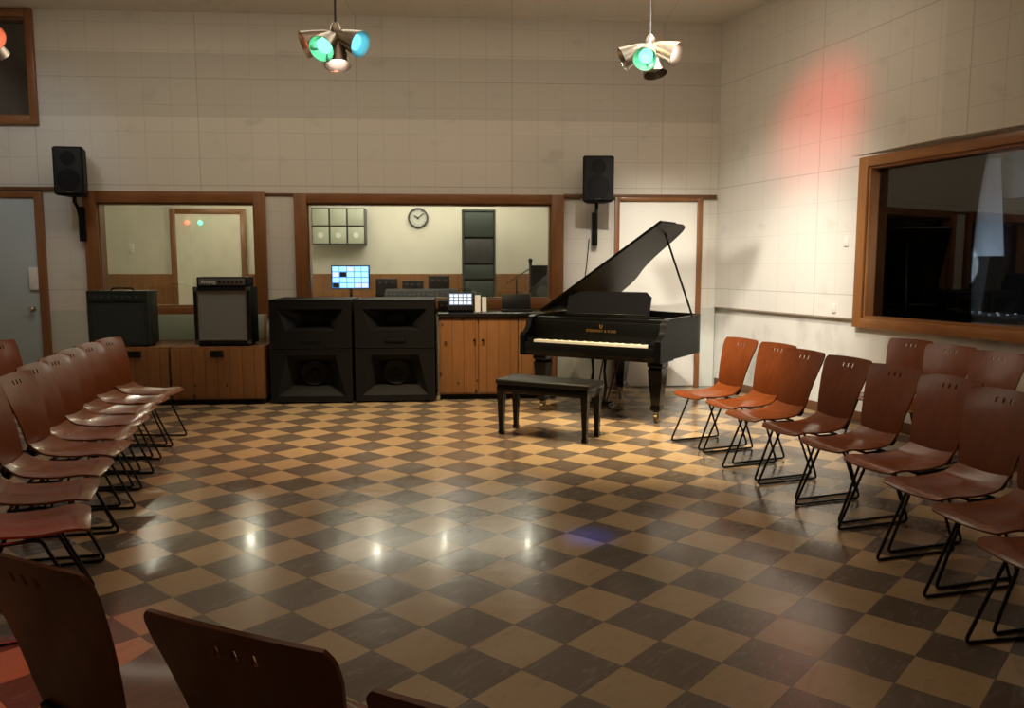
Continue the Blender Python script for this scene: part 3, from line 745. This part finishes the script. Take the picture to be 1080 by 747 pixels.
# ---------------------------------------------------------------- pendant spot clusters
def pendant(pos, cones, label):
    t = thing('spotlight_pendant', label, 'ceiling light', (pos.x, pos.y, pos.z), 0, 'pendant spotlight clusters')
    MB().tube([(0, 0, .02), (0, 0, CEIL-pos.z)], .008, n=8).build('rod', m_grey, t)
    MB().lathe([(0, .08), (.018, .08), (.038, .05), (.042, .02), (.035, -.02), (0, -.03)][::-1], 20).build('hub', m_shade, t)
    MB().lathe([(.06, CEIL-pos.z-.03), (.06, CEIL-pos.z)], 20).build('ceiling_rose', m_shade, t)
    for ang, tilt, g in cones:
        Mr = Matrix.Rotation(R(ang), 4, 'Z') @ Matrix.Rotation(-R(tilt), 4, 'Y') @ Matrix.Rotation(PI, 4, 'X')
        pr = [(.018, .03), (.034, .035), (.048, .06), (.060, .10), (.076, .16), (.096, .245), (.092, .245), (.071, .16), (.054, .10), (.03, .07), (0, .06)]
        sh = MB().lathe(pr, 24, Mr).build('shade', m_shade, t)
        MB().lathe([(0, .222), (.030, .217), (.056, .198), (.05, .16), (.02, .10), (0, .10)][::-1], 20, Mr).build('bulb', g, sh)
p1 = aty(354, 36, 6.0); p2_ = aty(686, 48, 6.6); p3 = aty(-24, 26, 6.0)
pendant(p1, [(-28, 66, e_teal), (-70, 16, e_warm), (203, 66, e_red), (-110, 52, e_green)], 'cluster of four spotlight cones glowing green, blue, white and red, left of room centre')
pendant(p2_, [(-33, 66, e_warm), (-62, 16, e_off), (180, 64, e_off), (-112, 52, e_green)], 'cluster of four spotlight cones glowing green and warm white, nearer the piano')
pendant(p3, [(-35, 60, e_red), (80, 40, e_off), (190, 50, e_off), (-110, 38, e_off)], 'red-glowing spotlight cone cluster at the top left photo edge')

# ---------------------------------------------------------------- counter things
v = -.78; u, z = bw(486, 328, v)
t = thing('touch_screen_mixer', 'small black touch screen console with bright display on the counter', 'console', bpt(u, v, ZK2), BA)
Mt = Matrix.Translation((0, 0, .02)) @ Matrix.Rotation(R(-18), 4, 'X')
MB().box(-.15, .15, -.012, .02, 0, .215, .008, Mt).build('case', m_matte, t)
sc = MB().box(-.13, .13, -.016, -.012, .06, .20, 0, Mt).build('screen', M_plain('dark_screen', (.02, .03, .05), .2, emit=(.2, .3, .45), es=.5), t)
gg = MB()
for i in range(5):
    for j in range(3): gg.box(-.12+i*.05, -.082+i*.05, -.018, -.016, .07+j*.043, .10+j*.043, 0, Mt)
gg.build('screen_icons', e_scr, sc)
MB().box(-.14, .14, .0, .16, .001, .03, .006).build('base', m_matte, t)
for px, w_, lb_ in ((504, .06, 'white paper card standing left on the counter beside the console'), (511, .05, 'narrow white card standing right beside the console')):
    u, z = bw(px, 328, -.75); hgt = .19 if w_ > .055 else .17
    o = MB().prism([(-w_/2, 0), (w_/2, 0), (w_/2, .012), (-w_/2, .012)], 0, hgt, Matrix.Rotation(R(-8), 4, 'X')).build('paper_card', m_paper, None, bpt(u, -.72 if w_ > .055 else -.68, ZK2+.003), BA)
    tag(o, lb_, 'card')
u, z = bw(545, 326, -.5)
t = thing('laptop_computer', 'dark open laptop on the black counter below the window', 'laptop', bpt(u, -.55, ZK2), BA)
MB().box(-.17, .17, -.12, .12, .001, .02, .004).build('base', m_matte, t)
MB().box(-.17, .17, 0, .01, 0, .18, .003, Matrix.Translation((0, .12, .02)) @ Matrix.Rotation(R(-14), 4, 'X')).build('screen', m_horn, t)
t = thing('microphone_preamp_box', 'small black equipment box at the left end of the counter', 'equipment box', bpt(bw(474, 326, -.4)[0], -.45, ZK2), BA)
MB().box(-.13, .13, 0, .25, .001, .12, .006).build('case', m_matte, t)
for k in range(4): MB().lathe([(0, 0), (.012, 0), (.01, .018), (0, .019)], 10, Matrix.Translation((-.09+k*.06, 0, .06)) @ Matrix.Rotation(PI/2, 4, 'X')).build('knob', m_silver, t)

# ---------------------------------------------------------------- control room
def bx(px0, px1, py0, py1, v):
    u0, z1 = bw(px0, py0, v); u1, z0 = bw(px1, py1, v); return u0, u1, z0, z1
u, z = bw(441, 230, FV-.01)
t = thing('wall_clock', 'round wall clock with grey rim and pale face inside the control room', 'clock', bpt(u, FV-.002, z), BA)
rot = Matrix.Rotation(PI/2, 4, 'X')
rk = rot @ Matrix.Scale(.84, 4)
MB().lathe([(.0, .0), (.19, 0), (.20, .02), (.195, .045), (.165, .045), (.165, .02), (0, .02)], 36, rk).build('rim', m_grey, t)
MB().lathe([(0, .022), (.165, .022), (.165, .024), (0, .024)], 36, rk).build('face', M_plain('clock_face_pale', (.52, .52, .46), .5), t)
hn = MB(); hn.box(-.006, .006, -.032, -.028, -.02, .11, 0, Matrix.Rotation(R(50), 4, 'Y')); hn.build('minute_hand', m_dark, t)
hn = MB(); hn.box(-.008, .008, -.036, -.032, -.02, .075, 0, Matrix.Rotation(R(-60), 4, 'Y')); hn.build('hour_hand', m_dark, t)
tk = MB()
for k in range(12): tk.box(-.004, .004, -.029, -.024, .112, .130, 0, Matrix.Rotation(k*PI/6, 4, 'Y'))
tk.build('hour_marks', m_dark, t)
u0, u1, z0, z1 = bx(328, 385, 219, 258, FV-.35)
t = thing('wall_cupboard', 'sage grey-green wall cupboard with round stickers on its doors in the control room', 'cupboard', bpt((u0+u1)/2, FV-.35, z0), BA)
w = (u1-u0)/2; h = z1-z0
MB().box(-w, w, .02, .345, 0, h, .004).build('body', m_grey, t)
for i in range(3):
    for j in range(2):
        x0 = -w+i*2*w/3+.015; x1 = x0+2*w/3-.03; a0 = j*h/2+.015; a1 = a0+h/2-.03
        d = MB().box(x0, x1, 0, .019, a0, a1, .004).build('door', m_cabpale, t)
        if j == 0: MB().lathe([(0, 0), (.045, 0), (.045, .004), (0, .004)], 20, Matrix.Translation(((x0+x1)/2, 0, (a0+a1)/2)) @ rot).build('round_sticker', m_white, d)
def desk(px0, px1, v, label, dep=.7, zt=.95):
    u0 = bw(px0, 300, v)[0]; u1 = bw(px1, 300, v)[0]; w = (u1-u0)/2
    t = thing('studio_desk', label, 'desk', bpt((u0+u1)/2, v), BA)
    MB().box(-w, w, 0, dep, zt-.04, zt, .005).build('desk_top', m_matte, t)
    for x in (-w+.03, w-.07):
        for y in (.03, dep-.07): MB().box(x, x+.04, y, y+.04, 0, zt-.04).build('leg', m_rod, t)
    return t
desk(335, 480, 2.6, 'dark desk under the multi-picture monitor in the control room')
for px0, px1, py0, lb_ in ((396, 418, 294, 'dark equipment case on the control room desk, right of the monitor'), (424, 446, 296, 'dark equipment case on the control room desk, below the clock'), (452, 474, 291, 'dark equipment case on the control room desk, nearest the tall rack')):
    u0, u1, z0, z1 = bx(px0, px1, py0, 305, 2.75); w = (u1-u0)/2
    t = thing('equipment_case', lb_, 'equipment box', bpt((u0+u1)/2, 2.75, .951), BA)
    MB().box(-w, w, 0, .35, 0, z1-.951, .01).build('case', m_horn, t)
    for k in range(3): MB().lathe([(0, 0), (.02, 0), (.016, .03), (0, .031)], 12, Matrix.Translation((-w*.6+k*w*.6, 0, (z1-.951)*.8)) @ rot).build('knob', m_grey, t)
u0, u1, z0, z1 = bx(349, 390, 280, 305, 2.8)
t = thing('computer_monitor', 'monitor glowing blue with a grid of pictures in the control room', 'monitor', bpt((u0+u1)/2, 2.8, .951), BA)
w = (u1-u0)/2; zb = max(.05, z0-.951); zt = z1-.951
MB().box(-w, w, 0, .04, zb, zt, .006).build('casing', m_matte, t)
sc = MB().box(-w+.015, w-.015, -.003, 0, zb+.015, zt-.015).build('screen', e_scrb, t)
g1 = MB(); g2 = MB(); g3 = MB(); cw = (2*w-.03)/5; chh = (zt-zb-.03)/4
for i in range(5):
    for j in range(4):
        q = random.choice((g1, g1, g2, g3)); q.box(-w+.015+i*cw+.008, -w+.015+(i+1)*cw-.006, -.006, -.003, zb+.015+j*chh+.007, zb+.015+(j+1)*chh-.007)
g1.build('bright_picture_tiles', e_scrc, sc); g2.build('dark_picture_tiles', m_horn, sc); g3.build('white_picture_tiles', e_scr, sc)
s_ = MB(); s_.box(-.12, .12, -.05, .12, 0, .012); s_.box(-.02, .02, .03, .06, 0, zb+.1); s_.build('stand', m_matte, t)
u0, u1, z0, z1 = bx(405, 482, 296, 322, 1.9); w = (u1-u0)/2
t = thing('mixing_console', 'dark mixing console seen through the control room window', 'mixing console', bpt((u0+u1)/2, 1.5), BA)
MB().prism([(0, .0), (.8, .0), (.8, 1.16), (.55, 1.14), (.1, .93), (0, .88)], -w, w, Matrix(((0, 0, 1, 0), (1, 0, 0, 0), (0, 1, 0, 0), (0, 0, 0, 1)))).build('body', m_dark, t, smooth=0)
kn = MB()
for i in range(14):
    for j in range(6):
        kn.box(-w+.05+i*(2*w-.1)/14, -w+.062+i*(2*w-.1)/14, .14+j*.06, .152+j*.06, .94+.03*j+.01, .955+.03*j+.01)
kn.build('fader_knobs', m_horn, t)
u0, u1, z0, z1 = bx(487, 523, 221, 330, 2.6); w = (u1-u0)/2
t = thing('equipment_rack', 'tall dark green equipment rack with stacked units in the control room', 'rack', bpt((u0+u1)/2, 2.6), BA)
s_ = MB(); s_.box(-w, -w+.03, 0, .5, 0, z1); s_.box(w-.03, w, 0, .5, 0, z1); s_.box(-w, w, 0, .5, z1-.03, z1); s_.box(-w, w, .47, .5, 0, z1); s_.build('frame', m_teal, t)
zz = .1; k = 0
while zz < z1-.35:
    hgt = random.choice([.22, .3, .38]); d = MB().box(-w+.035, w-.035, .01, .4, zz, zz+hgt-.01, .004).build('rack_unit', [m_teal, m_grey, m_teal][k % 3], t)
    kk = MB()
    for q in range(4): kk.box(-w+.08+q*.11, -w+.095+q*.11, .0, .01, zz+hgt*.4, zz+hgt*.5)
    kk.build('knobs', m_grey, d); zz += hgt+.02; k += 1
u0, u1, z0, z1 = bx(560, 585, 280, 322, 1.2); w = (u1-u0)/2
t = thing('studio_monitor_speaker', 'dark monitor speaker on a stand at right end of the control room window', 'speaker', bpt((u0+u1)/2, 1.2), BA)
s_ = MB(); s_.box(-.15, .15, 0, .3, 0, .02); s_.tube([(0, .15, 0), (0, .15, 1.0)], .025); s_.box(-.13, .13, .02, .28, 1.0, 1.02); s_.build('stand', m_rod, t)
MB().box(-w, w, 0, .28, 1.02, z1, .01).build('cabinet', m_matte, t)
MB().lathe([(.0, .0), (.03, .01), (.08, .0), (.09, .004), (0, .004)], 20, Matrix.Translation((0, -.004, 1.14)) @ rot).build('driver', m_grey, t)
def micstand(u, v, z, label):
    t = thing('microphone_stand', label, 'microphone stand', bpt(u, v), BA)
    MB().lathe([(0, 0), (.13, 0), (.13, .02), (.02, .03), (0, .03)], 20).build('base', m_rod, t)
    MB().tube([(0, 0, .02), (0, 0, z-.15)], .011).build('pole', m_rod, t)
    MB().tube([(-.15, 0, z-.22), (.2, 0, z)], .008).build('boom', m_rod, t)
    MB().lathe([(0, 0), (.02, 0), (.022, .12), (.03, .13), (.03, .17), (0, .19)], 14, Matrix.Translation((.2, 0, z-.04))).build('microphone', m_matte, t)
micstand(bw(545, 290, 1.9)[0], 1.9, bw(545, 283, 1.9)[1], 'microphone stand seen through the right half of the control room window')
u0, u1, z0, z1 = bx(186, 258, 226, 340, FV)
bd_ = sempty('door_3', B0, BA, 'cream inner door seen through the left observation window', 'door')
MB().box(u0, u1, FV-.06, FV-.031, .01, z1).build('door_leaf', M_plain('inner_door_paint', (.78, .75, .62), .5), bd_)
f = MB(); f.box(u0-.09, u0-.002, FV-.08, FV-.031, 0, z1+.09, .004); f.box(u1+.002, u1+.09, FV-.08, FV-.031, 0, z1+.09, .004); f.box(u0-.002, u1+.002, FV-.08, FV-.031, z1+.002, z1+.09, .004); f.build('door_frame', m_frame, bd_)
u, z = bw(139, 262, FV)
tag(MB().box(-.04, .04, -.03, -.002, -.07, .07, .005).build('thermostat', m_white, None, bpt(u, FV, z), BA), 'small white thermostat on the booth far wall', 'thermostat')
for px, mt, lb_ in ((197, e_red, 'tiny red glowing dot added for a lamp reflection in the left observation window'), (211, e_green, 'tiny green glowing dot added for a lamp reflection in the left observation window')):
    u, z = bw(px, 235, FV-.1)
    t = thing('reflection_dot', lb_, 'reflection dot', bpt(u, FV-.061, z), BA)  # added glowing dots standing in for lamp reflections in the window glass
    MB().lathe([(0, 0), (.04, 0), (.04, .02), (0, .02)], 16, rot).build('dot_base', m_cabpale, t)
    MB().lathe([(.035, .02), (.038, .04), (.025, .06), (0, .07)], 16, rot).build('bulb', mt, t)  # glowing part of the reflection dot, not a real lamp bulb
for px, lb_, vv in ((121, 'glowing round ceiling downlight in the left booth', 1.2), (370, 'glowing round ceiling downlight in the control room', 1.2)):
    uu = bw(px, 218, vv)[0]
    t = thing('downlight', lb_, 'ceiling light', bpt(uu, vv, BC-.03), BA)
    MB().lathe([(.08, 0), (.10, 0), (.10, .03), (.08, .03)], 20).build('ring', m_white, t)
    MB().lathe([(0, .012), (.08, .012), (.08, .016), (0, .016)], 20).build('lamp_disc', e_ceil, t)

# ---------------------------------------------------------------- dark room behind right window
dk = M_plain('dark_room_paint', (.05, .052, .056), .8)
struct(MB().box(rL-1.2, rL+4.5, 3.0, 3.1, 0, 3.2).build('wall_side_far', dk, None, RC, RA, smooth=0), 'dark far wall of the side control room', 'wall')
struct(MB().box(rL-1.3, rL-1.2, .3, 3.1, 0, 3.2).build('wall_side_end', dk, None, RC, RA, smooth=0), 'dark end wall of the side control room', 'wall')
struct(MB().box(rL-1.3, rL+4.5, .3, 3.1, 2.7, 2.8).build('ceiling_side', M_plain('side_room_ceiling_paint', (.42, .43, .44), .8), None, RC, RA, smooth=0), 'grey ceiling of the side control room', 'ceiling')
DVv = .9
s0, zt_ = rw(1014, 172, DVv); s1, zb_2 = rw(1052, 270, DVv)
cu = MB()
def cf(u, v_): return Vector((s0+(s1-s0)*u*(1.25-.35*v_)-.06*(1-v_), DVv+.012*math.sin(u*14), zb_2+(zt_-zb_2)*v_))
cu.sheet([i/24 for i in range(25)], [i/6 for i in range(7)], cf, .01)
dr = cu.build('reflection_sheet', m_reflection, None, RC, RA)  # rippled pale sheet standing in for a reflection in the window glass
tag(dr, 'pale blue sheet standing in for a reflection in the dark right window', 'reflection sheet')
sq0, zq1 = rw(1058, 152, 1.0); sq1, zq0 = rw(1110, 205, 1.0)
tag(MB().box(sq0, sq1, 1.0, 1.03, zq0, min(zq1, 2.68), .004).build('light_area_sheet', M_plain('pale_grey_light_area', (.40, .44, .46), .6), None, RC, RA), 'pale grey sheet added for a light area high behind the right window', 'light area sheet')  # pale sheet added to give the light area at the window's upper right
for k, (a, b) in enumerate(((945, 972), (983, 1008))):
    s0_ = rw(a, 250, 1.2)[0]; s1_ = rw(b, 250, 1.2)[0]; sm_ = (s0_+s1_)/2; hw = (s1_-s0_)/2
    Ms = Matrix.Translation((sm_, 1.2+.2*k, .0)) @ Matrix.Rotation(R(20), 4, 'Z') @ Matrix.Rotation(R(5), 4, 'Y')
    o = MB().box(-hw, hw, 0, .05, .08, 2.45, .01, Ms).build('acoustic_panel', M_plain('slate_panel', (.12, .13, .14), .7), None, RC, RA)
    tag(o, ['left tall slate acoustic panel behind the dark right window', 'right tall slate acoustic panel next to the pale blue reflection sheet'][k], 'acoustic panel')
sd = rw(1020, 322, .8)[0]
t = thing('mixing_desk', 'mixing desk with small lights behind the dark right window', 'mixing console', rpt(sd+.5, .42), RA)
MB().box(-.8, .8, 0, .45, .95, 1.08, .01).build('body', m_grey, t)
for x in (-.7, .66): MB().box(x, x+.04, .1, .4, 0, .95).build('leg', m_rod, t)
kn = MB()
for i in range(16):
    for j in range(4):
        if random.random() < .55: kn.box(-.72+i*.09, -.705+i*.09, .06+j*.1, .075+j*.1, 1.08, 1.09)
kn.build('button_lights', emis('soft_button_glow', (.7, .8, .8), .25), t)

for (px, py), lb_ in (((880, 325), 'small beige outlet plate low on the lit right wall'), ((893, 255), 'tiny switch plate left of the big right window')):
    s, z = rw(px, py)
    o = MB().box(-.03, .03, -.012, -.001, -.045, .045, .003).build('outlet_plate', m_white, None, rpt(s, 0 if z > zr else .04, z), RA)
    tag(o, lb_, 'outlet plate')

# ---------------------------------------------------------------- lights
def orient(o, loc, tgt):
    o.location = loc; o.rotation_euler = (Vector(tgt)-Vector(loc)).to_track_quat('-Z', 'Y').to_euler()
def spot(loc, tgt, e, ang, col, blend=.7, r=.06):
    l = bpy.data.lights.new('spot_light', 'SPOT'); l.energy = e; l.spot_size = R(ang); l.spot_blend = blend; l.color = col; l.shadow_soft_size = r
    o = bpy.data.objects.new('spot_light', l); COL.objects.link(o); orient(o, loc, tgt); return o
def area(loc, tgt, e, sx, sy, col):
    l = bpy.data.lights.new('area_light', 'AREA'); l.shape = 'RECTANGLE'; l.size = sx; l.size_y = sy; l.energy = e; l.color = col
    o = bpy.data.objects.new('area_light', l); COL.objects.link(o); orient(o, loc, tgt); return o
def point(loc, e, col, r=.05):
    l = bpy.data.lights.new('point_light', 'POINT'); l.energy = e; l.color = col; l.shadow_soft_size = r
    o = bpy.data.objects.new('point_light', l); COL.objects.link(o); o.location = loc; return o
warm = (1, .77, .44)
spot((1.5, 6.3, CEIL-.15), (1.35, 7.0, 0), 1500, 50, warm, 1)
spot((1.2, 7.6, CEIL-.15), (1.1, 8.4, .3), 350, 50, warm, .8)
spot((-.8, 7.0, CEIL-.15), (-.6, 7.6, 0), 1000, 72, warm, 1)
spot((.3, 4.6, CEIL-.15), rpt(.9, 0, .8), 1100, 44, (1, .93, .80), 1)
spot((1.5, 6.4, CEIL-.15), rpt(1.0, 0, .3), 700, 42, (1, .93, .80), 1)
spot((1.2, 6.8, CEIL-.15), bpt(1.65, 0, 1.3), 420, 36, (1, .93, .8), 1)
rp = rw(864, 132)
spot((.4, 5.4, CEIL-.15), rpt(rp[0], 0, rp[1]), 520, 22, (1, .06, .08), 1, .2)
spot((p2_.x-.3, p2_.y-.4, p2_.z-.2), gz(622, 566), 620, 5.5, (.03, .12, 1), 1)
spot((-2.6, 5.2, CEIL-.2), (-3.0, 5.6, .4), 65, 75, (1, .42, .22))
spot((-1.8, 2.2, CEIL-.2), gz(-22, 712), 260, 22, (1, .05, .05), 1)
spot((p1.x, p1.y, p1.z-.25), (-1.8, 6.6, 0), 50, 60, (1, .2, .1), 1)
spot((2.2, 4.6, CEIL-.2), (2.5, 5.6, .4), 75, 65, (1, .66, .38))
area((-1.5, 7.6, CEIL-.05), (-1.5, 8.4, 0), 120, 8, 1.8, (1, .86, .66))
area((-.3, 3.8, CEIL-.05), (-.3, 3.8, 0), 24, 4, 4, (1, .72, .48))
spot((-4.8, 7.2, CEIL-.3), bpt(-5.6, 0, 2.6), 30, 60, (.55, .75, 1), 1)
point(bpt(-5.0, 1.5, BC-.25), 38, (1, .93, .74)); point(bpt(-3.9, 2.6, BC-.25), 17, (1, .93, .74))
area(bpt(-1.1, 2.2, BC-.03), bpt(-1.1, 2.2, 0), 82, 3.2, 2.4, (1, .93, .78))
point(bpt(-1.9, 2.0, BC-.2), 10, (1, .93, .78), .03); point(bpt(-.9, 2.4, BC-.2), 10, (1, .93, .78), .03); point(bpt(.4, 2.2, BC-.2), 10, (1, .93, .78), .03)
point(rpt(rL+2.6, 1.9, 2.0), 30, (.85, .92, 1), .1)
point(rpt((s0+s1)/2+.1, .45, 1.5), 4.5, (.8, .9, 1), .25)
w = bpy.data.worlds.new('world'); S.world = w; w.use_nodes = True
w.node_tree.nodes['Background'].inputs[0].default_value = (.02, .02, .022, 1); w.node_tree.nodes['Background'].inputs[1].default_value = .3
